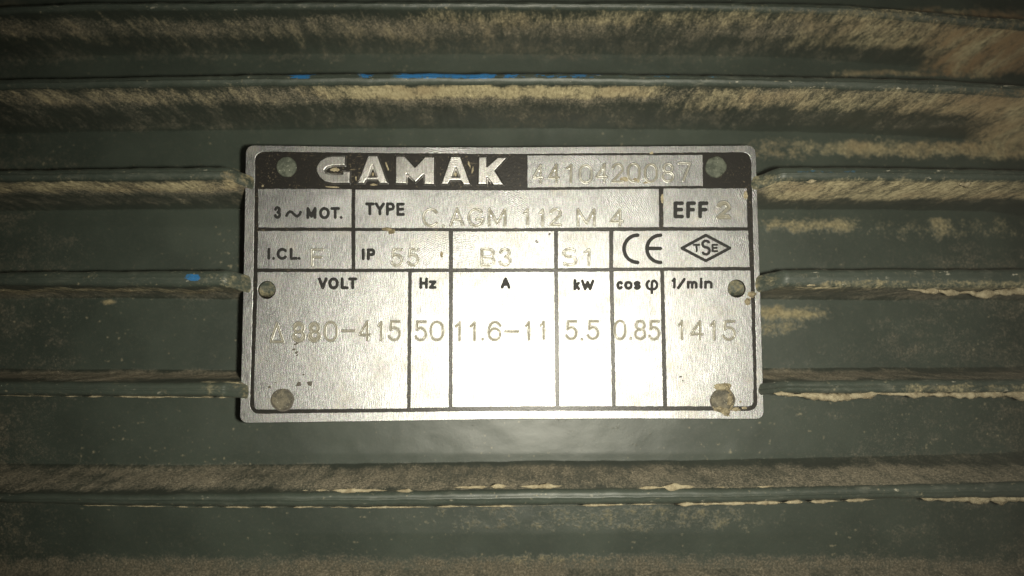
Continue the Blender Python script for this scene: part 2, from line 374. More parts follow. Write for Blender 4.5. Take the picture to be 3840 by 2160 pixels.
# mud crust caked along the fins: lumpy rope of dried clay
def crust(parent, pts, r0, seed, mat=M_MUD2, zoff=0.0, thin=1.0, name='mud_crust'):
    pts = np.array(pts, float)                         # px, py, z(mm), radius(px)
    L = np.concatenate([[0], np.cumsum(np.hypot(np.diff(pts[:, 0]), np.diff(pts[:, 1])))])
    n = max(8, int(L[-1]/7)); s = np.linspace(0, L[-1], n)
    cx, cy, cz, cr = [np.interp(s, L, pts[:, i]) for i in range(4)]
    cy = cy+(1.5+0.45*cr.mean())*fbm(s/28, s*0, seed); pos = P(cx, cy, 0.0)
    pos = np.array([P(a, b, c*MM) for a, b, c in zip(cx, cy, cz)])
    rad = cr*S*(0.30+1.35*vnoise(s/34, s*0+1, seed+5))*(0.8+0.5*vnoise(s/11, s*0, seed+6))
    if cr.mean() < 4.5: rad *= sstep(0.30, 0.55, vnoise(s/45, s*0+3, seed+8))*0.95+0.05
    rad *= sstep(0, 18, s)*(1-sstep(L[-1]-18, L[-1], s))+0.02
    m = 12; V = []
    for i in range(n):
        for j in range(m):
            a = 2*math.pi*j/m; rr = rad[i]*(1+0.35*fbm(s[i]/14, j*1.3, seed+9))
            V.append(pos[i]+np.array([0, rr*math.cos(a), thin*rr*math.sin(a)]))
    Fc = [[i*m+j, i*m+(j+1) % m, (i+1)*m+(j+1) % m, (i+1)*m+j] for i in range(n-1) for j in range(m)]
    Fc += [list(range(m))[::-1], [(n-1)*m+j for j in range(m)]]
    return obj(name, V, Fc, mat, parent)
crust(fin_objs[5], [(2900, 1476, 4.6, 4), (3050, 1484, 4.4, 9), (3150, 1492, 4.2, 12), (3300, 1474, 4.8, 12), (3500, 1480, 4.8, 9), (3800, 1478, 4.4, 12), (4100, 1484, 4.4, 14)], 9, 3)
crust(fin_objs[4], [(3400, 1086, 4.6, 6), (3560, 1096, 4.2, 10), (3680, 1104, 3.8, 13), (3840, 1090, 4.4, 13), (4100, 1092, 4.4, 13)], 9, 5)
crust(fin_objs[4], [(2985, 1066, 5.4, 5), (3060, 1066, 5.4, 9), (3170, 1064, 5.4, 6)], 9, 6)
crust(fin_objs[6], [(3450, 1868, 2.8, 5), (3640, 1872, 2.4, 9), (3900, 1870, 2.2, 13), (4100, 1870, 2.2, 13)], 9, 8)
for i, seg in enumerate([(1240, 1455, 1840, 6), (1480, 1550, 1842, 6), (1700, 1830, 1828, 7), (1835, 1905, 1824, 7), (1945, 2112, 1824, 6.5), (2385, 2500, 1830, 5), (2480, 2610, 1826, 8), (2680, 2905, 1826, 4), (1130, 1230, 1840, 3.5)]):
    x0, x1, yy, r = seg
    crust(fin_objs[6], [(x0, yy, 3.5, 1.5), (x0*.7+x1*.3, yy, 3.6, r), ((x0*.3+x1*.7), yy-1, 3.6, r), (x1, yy-2, 3.5, 1.5)], 5, 20+i, thin=0.5)
crust(fin_objs[6], [(200, 1893, 3.2, 1.6), (700, 1901, 3.2, 2.0), (1400, 1903, 3.2, 2.2), (2000, 1897, 3.2, 3), (2700, 1889, 3.2, 5), (3100, 1880, 3.2, 6), (3300, 1872, 3.0, 4)], 5, 41)
crust(fin_objs[5], [(0, 1484, 5.2, 1.2), (500, 1488, 5.2, 2), (850, 1491, 5.2, 2)], 5, 47)
crust(fin_objs[3], [(3020, 682, 5.4, 3), (3042, 680, 5.4, 7), (3065, 678, 5.4, 3)], 5, 50)
crust(fin_objs[3], [(3590, 690, 5.4, 4), (3620, 692, 5.2, 13), (3645, 688, 5.4, 4)], 5, 51)
crust(fin_objs[2], [(1497, 298, 2.0, 2), (1520, 303, 2.0, 5), (1555, 303, 2.0, 2)], 5, 53)

# ================================================================== THE NAMEPLATE
plate = thing('nameplate', tuple(P(1885, 1065, -0.0010)), 'silver rectangular data plate with black header and ruled cells riveted over the fins', 'nameplate')

def lerp(a, b, t): return (a[0]+(b[0]-a[0])*t, a[1]+(b[1]-a[1])*t)
def roundpoly(pts, r):
    n = len(pts); out = []
    for i in range(n):
        p0, p, p1 = np.array(pts[i-1], float), np.array(pts[i], float), np.array(pts[(i+1) % n], float)
        rr = r[i] if isinstance(r, (list, tuple)) else r
        if rr <= 0: out.append(tuple(p)); continue
        a = p+(p0-p)/np.linalg.norm(p0-p)*rr; b = p+(p1-p)/np.linalg.norm(p1-p)*rr
        m = max(3, int(rr/4)+2)
        for k in range(m+1):
            t = k/m; out.append(tuple((1-t)**2*a+2*(1-t)*t*p+t*t*b))
    return out
def resample(pts, step=6.0, wob=0.0, seed=0):
    out = []; n = len(pts); s = 0
    for i in range(n):
        a = np.array(pts[i], float); b = np.array(pts[(i+1) % n], float); L = np.linalg.norm(b-a); m = max(1, int(L/step))
        for k in range(m):
            out.append(a+(b-a)*k/m)
    out = np.array(out)
    if wob:
        out = out+np.stack([fbm(out[:, 0]/14, out[:, 1]/14, seed+51), fbm(out[:, 0]/14, out[:, 1]/14, seed+77)], -1)*wob*1.6
    return out
def circle(cx, cy, r, n=30, irr=0.0, seed=0):
    a = np.arange(n)*2*math.pi/n; rr = r*(1+irr*fbm(np.cos(a)*2+5, np.sin(a)*2+5, seed))
    return np.stack([cx+rr*np.cos(a), cy+rr*np.sin(a)], -1)
def inset(p, d):
    "move a closed outline towards its inside (outlines run clockwise on the photo = area sign decides)"
    x, y = p[:, 0], p[:, 1]; A = np.sum(x*np.roll(y, -1)-np.roll(x, -1)*y)
    tan = np.roll(p, -1, 0)-np.roll(p, 1, 0); tan /= np.linalg.norm(tan, axis=1)[:, None]+1e-9
    nrm = np.stack([-tan[:, 1], tan[:, 0]], -1)*(1 if A > 0 else -1)
    return p+nrm*d
def slab(name, outer, holes, z0, z1, bev, mat, parent):
    "flat piece of metal with chamfered edges and through holes; outlines in photo pixels, heights in mm"
    loops = [np.asarray(outer)]+[np.asarray(h) for h in holes]
    V = []; Fc = []; tops = []
    for li, lp in enumerate(loops):
        ins = inset(lp, bev if li == 0 else -bev)
        n = len(lp); b = len(V)
        zb = min(bev*S/MM, (z1-z0)*0.6)
        mid = lp*0.7+ins*0.3
        for ring, zz in ((lp, z0), (lp, z1-zb), (mid, z1-zb*0.35), (ins, z1)):
            V += P(ring[:, 0], ring[:, 1], 0.0).tolist()
            for q in range(n): V[-n+q][2] = zz*MM
        for r in range(3):
            for i in range(n):
                j = (i+1) % n; Fc.append([b+r*n+i, b+r*n+j, b+(r+1)*n+j, b+(r+1)*n+i])
        tops.append((b+3*n, n))
    idx = [i for b, n in tops for i in range(b, b+n)]
    tri = tessellate_polygon([[Vector((V[i][0]*1000, V[i][1]*1000, 0)) for i in range(b, b+n)] for b, n in tops])
    for a in tri: Fc.append([idx[i] for i in a])
    o = obj(name, V, Fc, mat, parent, smooth=False)
    import bmesh
    bm = bmesh.new(); bm.from_mesh(o.data); bmesh.ops.recalc_face_normals(bm, faces=bm.faces)
    if max(bm.faces, key=lambda f: f.calc_area()).normal.z < 0: bmesh.ops.reverse_faces(bm, faces=bm.faces)
    bm.to_mesh(o.data); bm.free()
    return o

HOLES = {'L': circle(1000, 1087, 33, 32, 0.03, 1), 'R': circle(2763, 1082, 33, 32, 0.03, 2)}
outer = roundpoly([(922, 544), (1400, 551), (1880, 552), (2400, 548), (2834, 545), (2852, 1100), (2865, 1572), (2400, 1570), (1900, 1572), (1400, 1580), (899, 1587), (912, 1100)],
                  [34, 0, 0, 0, 34, 0, 34, 0, 0, 0, 34, 0])
inner = roundpoly([(957, 568), (1400, 573), (1900, 577), (2400, 573), (2816, 570), (2831, 1100), (2841, 1539), (1900, 1539), (1400, 1545), (936, 1551), (949, 1100)],
                  [38, 0, 0, 0, 38, 0, 40, 0, 0, 40, 0])
outer = resample(outer, 12, 0.5, 1); inner_r = resample(inner, 7, 1.0, 2)
slab('rim', outer, [inner_r], -0.95, 0.0, 1.6, M_METAL, plate)
slab('black_ground', inset(resample(inner, 14), -4), [HOLES['L'], HOLES['R']], -0.93, -0.14, 1.0, M_ENAMEL, plate)

# ---------------------------------------------------------------- height-field builder for letters, strokes, blobs
def seg_dist(gx, gy, strokes):
    d = np.full(gx.shape, 1e9)
    for st_ in strokes:
        st_ = np.asarray(st_, float)
        if len(st_) == 1: d = np.minimum(d, np.hypot(gx-st_[0, 0], gy-st_[0, 1])); continue
        for a, b in zip(st_[:-1], st_[1:]):
            ab = b-a; L2 = max((ab**2).sum(), 1e-9)
            t = np.clip(((gx-a[0])*ab[0]+(gy-a[1])*ab[1])/L2, 0, 1)
            d = np.minimum(d, np.hypot(gx-a[0]-t*ab[0], gy-a[1]-t*ab[1]))
    return d
def poly_sd(gx, gy, poly):
    "signed distance, positive inside"
    p = np.asarray(poly, float); d = seg_dist(gx, gy, [np.vstack([p, p[:1]])]); ins = np.zeros(gx.shape, bool)
    for a, b in zip(p, np.roll(p, -1, 0)):
        c = (a[1] > gy) != (b[1] > gy)
        with np.errstate(divide='ignore', invalid='ignore'):
            xx = (b[0]-a[0])*(gy-a[1])/(b[1]-a[1])+a[0]
        ins ^= c & (gx < xx)
    return np.where(ins, d, -d)
def relief(name, x0, x1, y0, y1, res, fn, mat, parent, zcut, afn=None):
    "fn(gx,gy)->height in mm; faces wholly below zcut are dropped"
    xs = np.arange(x0, x1+res, res); ys_ = np.arange(y0, y1+res, res)
    gx, gy = np.meshgrid(xs, ys_, indexing='ij'); z = fn(gx, gy)
    V = P(gx, gy, 0.0); V[..., 2] = z*MM; V = V.reshape(-1, 3)
    f = gridf(*gx.shape); f = f[:, ::-1]; f = f[(z.ravel()[f] > zcut).any(1)]
    used = np.unique(f); rm = -np.ones(len(V), int); rm[used] = np.arange(len(used))
    return obj(name, V[used], rm[f], mat, parent, attrs=None if afn is None else {'hollow': afn(gx, gy).reshape(-1)[used]})

def arc(cx, cy, rx, ry, a0, a1, n=14):
    return [(cx+rx*math.cos(math.radians(a0+(a1-a0)*k/n)), cy+ry*math.sin(math.radians(a0+(a1-a0)*k/n))) for k in range(n+1)]
G = {
 '0': [arc(.5, .62, .5, .38, 0, 180, 10)+arc(.5, .38, .5, .38, 180, 360, 10)+[(1, .62)]],
 '1': [[(0, .80), (.30, .84), (.85, 1), (.85, 0)]],
 '2': [arc(.5, .72, .47, .28, 165, -20, 12)+[(.0, 0), (1, 0)]],
 '3': [arc(.47, .76, .45, .24, 165, -80, 12), arc(.47, .27, .52, .27, 80, -165, 14)],
 '4': [[(.78, 0), (.78, 1), (0, .28), (1, .28)]],
 '5': [[(.95, 1), (.18, 1), (.12, .56)]+arc(.47, .33, .52, .33, 132, -155, 14)],
 '6': [arc(.5, .32, .5, .32, 0, 360, 18), arc(.55, .55, .55, .45, 35, 180, 10)+[(0, .32)]],
 '7': [[(0, 1), (1, 1), (.4, 0)]],
 '8': [arc(.5, .76, .42, .24, 0, 360, 16), arc(.5, .27, .5, .27, 0, 360, 18)],
 'A': [[(0, 0), (.5, 1), (1, 0)], [(.17, .33), (.83, .33)]],
 'B': [[(0, 0), (0, 1), (.6, 1)]+arc(.6, .76, .34, .24, 90, -90, 8)+[(0, .52)], [(.6, .52)]+arc(.65, .26, .35, .26, 90, -90, 8)+[(0, 0)]],
 'C': [arc(.52, .5, .52, .5, 42, 318, 20)],
 'E': [[(1, 1), (0, 1), (0, 0), (1, 0)], [(0, .52), (.9, .52)]],
 'F': [[(1, 1), (0, 1), (0, 0)], [(0, .52), (.85, .52)]],
 'G': [arc(.5, .5, .5, .5, 42, 330, 20)+[(1, .40), (.55, .40)]],
 'H': [[(0, 0), (0, 1)], [(1, 0), (1, 1)], [(0, .5), (1, .5)]],
 'I': [[(.5, 0), (.5, 1)]],
 'L': [[(0, 1), (0, 0), (1, 0)]],
 'M': [[(0, 0), (0, 1), (.5, .12), (1, 1), (1, 0)]],
 'O': [arc(.5, .5, .5, .5, 0, 360, 24)],
 'P': [[(0, 0), (0, 1), (.6, 1)]+arc(.62, .73, .38, .27, 90, -90, 8)+[(0, .46)]],
 'S': [arc(.5, .76, .46, .24, 35, 250, 10)+arc(.5, .26, .5, .26, 75, -145, 12)],
 'T': [[(0, 1), (1, 1)], [(.5, 1), (.5, 0)]],
 'V': [[(0, 1), (.5, 0), (1, 1)]],
 'W': [[(0, 1), (.27, 0), (.5, .85), (.73, 0), (1, 1)]],
 'Y': [[(0, 1), (.5, .45), (1, 1)], [(.5, .45), (.5, 0)]],
 '.': [[(.5, 0)]], '-': [[(0, .5), (1, .5)]],
 '~': [[(0, .25), (.10, .62), (.24, .82), (.38, .72), (.5, .5), (.62, .28), (.76, .16), (.9, .36), (1, .75)]],
 '^': [[(.5, 1), (1, 0), (0, 0), (.5, 1)]],
 '/': [[(0, -.08), (1, 1.08)]],
 'c': [arc(.5, .5, .5, .5, 40, 320, 16)], 'o': [arc(.5, .5, .5, .5, 0, 360, 18)],
 's': [arc(.5, .75, .44, .25, 30, 250, 8)+arc(.5, .26, .48, .26, 75, -145, 10)],
 'k': [[(0, 0), (0, 1)], [(.95, .68), (0, .28)], [(.35, .42), (1, 0)]],
 'z': [[(0, 1), (1, 1), (0, 0), (1, 0)]],
 'm': [[(0, 0), (0, 1)], [(0, .6)]+arc(.25, .68, .25, .32, 180, 0, 8)+[(.5, 0)], [(.5, .6)]+arc(.75, .68, .25, .32, 180, 0, 8)+[(1, 0)]],
 'n': [[(0, 0), (0, 1)], [(0, .6)]+arc(.5, .62, .5, .38, 180, 0, 10)+[(1, 0)]],
 'i': [[(.5, 0), (.5, .70)], [(.5, 1)]],
 'phi': [[(.50, -.42), (.50, .60)]+arc(.66, .60, .16, .36, 180, 80, 6)+arc(.60, .5, .40, .5, 70, -90, 10)+arc(.42, .5, .42, .5, 270, 120, 12)],
}
def place(ch, x0, x1, y0, y1, w=0.0, slant=0.0):
    "strokes of glyph ch fitted into the box (outer ink edges), w = stroke width"
    h = w/2; out = []
    for s_ in G[ch]:
        out.append([(x0+h+u*(x1-x0-2*h)+slant*v, y1-h-v*(y1-y0-2*h)) for u, v in s_])
    return out
INK_H = 0.035
def printed(ch, x0, x1, y0, y1, parent, w=8.5, name='printed_letter', strokes=None, ztop=0.0, mat=None):
    s_ = strokes or place(ch, x0, x1, y0, y1, w)
    if name == 'printed_letter' and ch in '0123456789': name = 'printed_digit'
    sd = abs(hash_(ch, x0))
    def fn(gx, gy):
        d = seg_dist(gx, gy, s_)+0.9*fbm(gx/5, gy/5, sd % 50)
        return ztop+np.clip((w/2-d)*0.03, -0.08, INK_H)
    pad = w/2+4; pts = np.array([p for q in s_ for p in q])
    return relief(name, pts[:, 0].min()-pad, pts[:, 0].max()+pad, pts[:, 1].min()-pad, pts[:, 1].max()+pad, 2.2, fn, mat or M_INK, parent, ztop-0.01)
def hash_(ch, x): return int(sum(map(ord, ch))*7+x)
def stamped(ch, x0, x1, y0, y1, parent, w=12.0, mat=None, double=False, label=None):
    s_ = place(ch, x0, x1, y0, y1, w); sd = hash_(ch, x0) % 60
    jx, jy = random.uniform(-1.6, 1.6), random.uniform(-1.8, 1.8); s_ = [[(a+jx, b+jy) for a, b in q] for q in s_]
    if double: s_ = s_+place(ch, x0+8, x1-5, y0+9, y1-10, w*0.8)+place('8' if ch == '3' else ch, x0-1, x1+2, y0+5, y1-2, w)
    h = w/2
    def fn(gx, gy):
        d = seg_dist(gx, gy, s_)+0.6*fbm(gx/7, gy/7, sd)
        deep = 0.45+0.75*vnoise(gx/22, gy/22, sd+3)
        z = 0.012+0.085*deep*sstep(0.10*h, 0.80*h, d)
        return np.where(d < h*0.80, z, z-(d-0.80*h)*0.055)
    pad = h+5; pts = np.array([p for q in s_ for p in q])
    nm = 'stamped_digit' if ch in '0123456789' else ('stamped_letter' if ch.isalpha() else 'stamped_mark')
    o = relief(nm, pts[:, 0].min()-pad, pts[:, 0].max()+pad, pts[:, 1].min()-pad, pts[:, 1].max()+pad, 1.9, fn, mat or M_STAMP, parent, -0.004, lambda gx, gy: 1-sstep(0.45*h, 0.95*h, seg_dist(gx, gy, s_)))
    return o

# ---------------------------------------------------------------- panels (metal cells standing between the black rules)
def panel(corners, label, seed, holes=(), r=4):
    pts = resample(roundpoly(corners, r), 5, 1.0, seed)
    o = slab('cell_panel', pts, holes, -0.15, 0.0, 1.6, M_METAL, plate); o['label'] = label
    return o
p_ser = panel([(1977, 582), (2636, 580), (2637, 697), (1977, 703)], 'bare metal cell in the black header with the stamped serial number', 1, r=2)
p_mot = panel([(967, 707), (1319, 708), (1318, 854), (967, 854)], 'cell printed 3 ~ MOT.', 2)
p_typ = panel([(1331, 710), (1900, 713), (2472, 706), (2473, 852), (1900, 857), (1331, 855)], 'wide cell printed TYPE', 3, r=3)
p_eff = panel([(2486, 706), (2801, 705), (2804, 853), (2487, 852)], 'cell printed EFF', 4)
p_icl = panel([(967, 865), (1318, 865), (1319, 1009), (964, 1008)], 'cell printed I.CL.', 5)
p_ip = panel([(1331, 865), (1685, 866), (1685, 1008), (1331, 1009)], 'cell printed IP', 6)
p_b3 = panel([(1697, 867), (2079, 866), (2080, 1008), (1697, 1008)], 'middle cell stamped B3', 7)
p_s1 = panel([(2091, 866), (2286, 865), (2286, 1006), (2091, 1007)], 'cell stamped S1', 8)
p_ce = panel([(2298, 865), (2807, 863), (2813, 1002), (2298, 1005)], 'cell printed with a conformity mark and a diamond mark', 9)
p_vol = panel([(965, 1019), (1532, 1019), (1527, 1533), (990, 1537), (952, 1536), (951, 1440), (958, 1250)], 'tall cell printed VOLT', 10, [HOLES['L']], r=[4, 4, 4, 0, 18, 0, 0])
p_hz = panel([(1543, 1019), (1685, 1019), (1684, 1529), (1538, 1532)], 'narrow cell printed Hz', 11)
p_a = panel([(1697, 1019), (2080, 1018), (2085, 1525), (1695, 1528)], 'cell printed A', 12)
p_kw = panel([(2091, 1018), (2287, 1017), (2297, 1525), (2096, 1525)], 'cell printed kW', 13)
p_cos = panel([(2299, 1016), (2477, 1014), (2488, 1525), (2308, 1525)], 'cell printed cos phi', 14)
p_min = panel([(2489, 1014), (2815, 1013), (2820, 1200), (2827, 1420), (2826, 1525), (2501, 1525)], 'tall cell printed 1/min', 15, [HOLES['R']], r=[4, 4, 0, 0, 22, 4])

# ---------------------------------------------------------------- raised header letters
def q1(pts): return [(880+0.4037*x, 520+0.4037*y) for x, y in pts]
LG = [
 ('G', q1([(1030, 158), (1028, 252), (905, 256), (860, 268), (840, 292), (848, 316), (885, 328), (1000, 327), (1000, 299), (1076, 299), (1073, 416), (905, 418), (835, 403), (785, 362), (755, 305), (757, 255), (790, 205), (850, 168), (905, 158)]), None),
 ('A', q1([(1236, 155), (1332, 155), (1426, 416), (1345, 418), (1325, 386), (1222, 386), (1205, 418), (1136, 418)]), q1([(1283, 250), (1318, 352), (1248, 352)])),
 ('M', q1([(1490, 158), (1582, 158), (1676, 262), (1765, 165), (1861, 165), (1859, 428), (1756, 426), (1755, 338), (1680, 412), (1600, 332), (1598, 420), (1491, 418)]), None),
 ('A', q1([(2005, 163), (2101, 163), (2196, 430), (2126, 432), (2098, 392), (2003, 392), (1985, 426), (1913, 426)]), q1([(2054, 270), (2087, 354), (2022, 354)])),
 ('K', q1([(2262, 165), (2346, 165), (2345, 258), (2440, 170), (2541, 170), (2422, 298), (2505, 433), (2400, 433), (2346, 362), (2345, 426), (2257, 426)]), None),
]
for ch, poly, hole in LG:
    pa = np.array(poly)
    def fn(gx, gy, poly=poly, hole=hole):
        d = poly_sd(gx, gy, poly)
        if hole is not None: d = np.minimum(d, -poly_sd(gx, gy, hole))
        d = d+0.5*fbm(gx/6, gy/6, 9)
        return -0.17+0.40*sstep(-4.0, 4.5, d)
    relief('raised_letter', pa[:, 0].min()-6, pa[:, 0].max()+6, pa[:, 1].min()-6, pa[:, 1].max()+6, 1.6, fn, M_LOGO, plate, -0.145)

# ---------------------------------------------------------------- printing
def pr(par, items, w=8.5):
    for ch, x0, x1, y0, y1 in items: printed(ch, x0, x1, y0, y1, par, w)
pr(p_mot, [('3', 1027, 1055, 773, 821), ('M', 1149, 1187, 776, 821), ('O', 1196, 1237, 776, 822), ('T', 1239, 1275, 776, 821), ('.', 1275, 1284, 812, 821)], 11.5)
printed('~', 1069, 1133, 783, 821, p_mot, 10.5, 'printed_wave')
pr(p_typ, [('T', 1369, 1405, 759, 807), ('Y', 1405, 1444, 759, 808), ('P', 1447, 1481, 759, 809), ('E', 1486, 1518, 760, 810)], 11.5)
pr(p_eff, [('E', 2525, 2565, 755, 819), ('F', 2573, 2610, 755, 819), ('F', 2618, 2657, 755, 819)], 14.5)
pr(p_icl, [('I', 1003, 1014, 929, 974), ('.', 1021, 1031, 966, 975), ('C', 1037, 1079, 929, 975), ('L', 1086, 1116, 929, 975), ('.', 1117, 1126, 966, 975)], 11.5)
pr(p_ip, [('I', 1357, 1367, 931, 976), ('P', 1375, 1408, 931, 976)], 12)
pr(p_vol, [('V', 1192, 1229, 1040, 1085), ('O', 1231, 1271, 1040, 1086), ('L', 1277, 1308, 1040, 1085), ('T', 1305, 1340, 1040, 1085)], 12)
pr(p_hz, [('H', 1572, 1605, 1040, 1084), ('z', 1608, 1637, 1051, 1084)], 11.5)
pr(p_a, [('A', 1877, 1915, 1040, 1083)], 12)
pr(p_kw, [('k', 2150, 2176, 1046, 1089), ('W', 2178, 2229, 1048, 1089)], 11.5)
pr(p_cos, [('c', 2311, 2338, 1053, 1087), ('o', 2340, 2373, 1053, 1087), ('s', 2375, 2404, 1053, 1087)], 11)
printed('phi', 2420, 2469, 1047, 1090, p_cos, 10)
pr(p_min, [('1', 2518, 2535, 1041, 1083), ('/', 2538, 2572, 1044, 1083), ('m', 2575, 2616, 1053, 1083), ('i', 2623, 2635, 1041, 1083), ('n', 2640, 2673, 1052, 1083)], 11)
for nm, cx in (('C', 2391), ('E', 2477)):
    st_ = [[(cx+51*math.cos(math.radians(a)), 933-51*math.sin(math.radians(a))) for a in range(90, 271, 9)]]
    if nm == 'E': st_.append([(cx-51, 932), (cx-1, 932)])
    printed(nm, 0, 0, 0, 0, p_ce, 14, 'conformity_letter', st_)
printed('d', 0, 0, 0, 0, p_ce, 11.5, 'diamond_frame', [[(2557, 931), (2647, 882), (2737, 930), (2647, 978), (2557, 931)]])
printed('T', 2598, 2626, 914, 946, p_ce, 8, 'diamond_letter'); printed('S', 2628, 2666, 898, 959, p_ce, 10.5, 'diamond_letter'); printed('E', 2668, 2693, 914, 946, p_ce, 8, 'diamond_letter')

# ---------------------------------------------------------------- stamped characters
def stp(par, items, mat=None, w=12, double=()):
    for i, (ch, x0, x1, y0, y1) in enumerate(items): stamped(ch, x0, x1, y0, y1, par, w, mat, i in double)
c2 = lambda a, b: (1840+.4037*a, 1840+.4037*b)
ser = [('4', 388, 497), ('4', 530, 642), ('1', 700, 768), ('0', 813, 947), ('4', 970, 1087), ('2', 1118, 1242), ('0', 1266, 1397), ('0', 1423, 1556), ('8', 1583, 1706), ('7', 1733, 1862)]
for i, (ch, a, b) in enumerate(ser):
    x0, x1 = c2(a, b); dy = -8.0*i/9
    stamped(ch, x0, x1, 616+dy, 692+dy, p_ser, 10.5, M_STAMP_T if i in (1, 2, 5, 6, 7) else M_STAMP)
stp(p_typ, [('C', 1583, 1648, 779, 853), ('.', 1656, 1667, 841, 852), ('A', 1684, 1741, 779, 852), ('G', 1752, 1818, 779, 853), ('M', 1829, 1900, 780, 852),
            ('1', 1962, 1986, 781, 851), ('1', 2018, 2041, 781, 851), ('2', 2058, 2108, 780, 851), ('M', 2160, 2233, 781, 851), ('4', 2285, 2338, 781, 851)])
stp(p_eff, [('2', 2685, 2741, 752, 824)], M_STAMP_T, 12, (0,))
stp(p_icl, [('F', 1164, 1216, 931, 1001)], None, 11)
stp(p_ip, [('5', 1465, 1515, 931, 1003), ('5', 1525, 1573, 931, 1003)])
stp(p_b3, [('B', 1803, 1860, 929, 1001), ('3', 1871, 1920, 929, 1001)])
stp(p_s1, [('S', 2106, 2166, 929, 1001), ('1', 2186, 2215, 931, 1000)])
stp(p_vol, [('^', 1010, 1068, 1208, 1288), ('3', 1096, 1146, 1205, 1286), ('8', 1154, 1204, 1205, 1285), ('0', 1214, 1269, 1202, 1283), ('-', 1278, 1333, 1236, 1248), ('4', 1345, 1393, 1202, 1281), ('1', 1414, 1436, 1202, 1280), ('5', 1456, 1506, 1201, 1281)], M_STAMP_T, 11, (1, 2))
stp(p_hz, [('5', 1555, 1604, 1201, 1281), ('0', 1612, 1668, 1201, 1280)], M_STAMP_T, 11)
stp(p_a, [('1', 1704, 1730, 1203, 1279), ('1', 1760, 1786, 1203, 1279), ('.', 1806, 1818, 1266, 1278), ('6', 1827, 1880, 1202, 1279), ('-', 1890, 1948, 1235, 1248), ('1', 1968, 1990, 1203, 1277), ('1', 2024, 2047, 1203, 1276)], M_STAMP_T, 11)
stp(p_kw, [('5', 2119, 2167, 1201, 1278), ('.', 2177, 2189, 1264, 1276), ('5', 2200, 2249, 1201, 1278)], M_STAMP_T, 11)
stp(p_cos, [('0', 2301, 2351, 1199, 1278), ('.', 2359, 2370, 1264, 1275), ('8', 2377, 2425, 1200, 1278), ('5', 2428, 2475, 1200, 1278)], M_STAMP_T, 11)
stp(p_min, [('1', 2542, 2565, 1202, 1278), ('4', 2588, 2640, 1202, 1278), ('1', 2660, 2685, 1202, 1278), ('5', 2708, 2762, 1200, 1279)], M_STAMP_T, 11)

# ---------------------------------------------------------------- rivets
def rivet(cx, cy, r, mat, h, seed, irr=0.06):
    n = 36; rings = [(1.0, -0.16), (1.0, h*0.35), (0.95, h*0.7), (0.86, h*0.93), (0.6, h), (0.3, h*1.03)]
    V = []; out = circle(0, 0, 1, n, irr, seed)
    for k, (q, z) in enumerate(rings):
        for j in range(n):
            p = P(cx+out[j, 0]*r*q, cy+out[j, 1]*r*q, 0.0); V.append([p[0], p[1], (z+(0.05*fbm(out[j, 0]*q*3, out[j, 1]*q*3, seed) if k > 2 else 0))*MM])
    p = P(cx, cy, 0.0); V.append([p[0], p[1], h*1.03*MM])
    Fc = [[k*n+j, k*n+(j+1) % n, (k+1)*n+(j+1) % n, (k+1)*n+j][::-1] for k in range(len(rings)-1) for j in range(n)]
    Fc += [[(len(rings)-1)*n+j, (len(rings)-1)*n+(j+1) % n, len(V)-1][::-1] for j in range(n)]
    return obj('rivet', V, Fc, mat, plate)
rivet(1075, 626, 38, M_RIV_G, 0.28, 1, 0.03)['label'] = 'round grey green rivet head in the upper left corner'
rivet(2685, 626, 39, M_RIV_G, 0.35, 5, 0.12)['label'] = 'uneven grey green rivet head in the upper right corner'
rivet(1057, 1498, 39, M_RIV_M, 0.30, 3, 0.10)['label'] = 'dusty rivet head in the lower left corner'
rivet(2708, 1500, 43, M_RIV_M, 0.45, 4, 0.12)['label'] = 'mud covered rivet head in the lower right corner'

for cx, cy, rr in ((1059, 1500, 43.5), (2710, 1502, 47)):  # dark ring laid in for the shaded gap round each lower rivet
    slab('gap_shade_ring', circle(cx, cy, rr, 36, 0.08, 6), [circle(cx-1, cy-2, rr-6, 32)], -0.02, 0.012, 0.6, M_PIT, plate)
# ---------------------------------------------------------------- dents, residue, mud
def blobs(name, items, mat, parent, z=0.0, h=0.12, res=2.2, ragged=0.5, kind=None):
    xs = [a[0] for a in items]; ys_ = [a[1] for a in items]; R = max(max(a[2], a[3]) for a in items)+6
    def fn(gx, gy):
        s = np.full(gx.shape, -9.0)
        for k, (cx, cy, rx, ry, an) in enumerate(items):
            c, s2 = math.cos(math.radians(an)), math.sin(math.radians(an))
            u = ((gx-cx)*c+(gy-cy)*s2)/rx; v = (-(gx-cx)*s2+(gy-cy)*c)/ry
            s = np.maximum(s, 1-np.hypot(u, v))
        s = s+ragged*0.55*fbm(gx/9, gy/9, int(xs[0]) % 40)+ragged*0.35*fbm(gx/3.5, gy/3.5, 8)
        return z-0.03+np.clip(s, -0.3, 1)**1*(h+0.03)*1.2+np.where(s > 0, 0.03*fbm(gx/4, gy/4, 5), 0)
    o = relief(name, min(xs)-R, max(xs)+R, min(ys_)-R, max(ys_)+R, res, fn, mat, parent, z-0.001)
    if kind: o['kind'] = kind
    return o
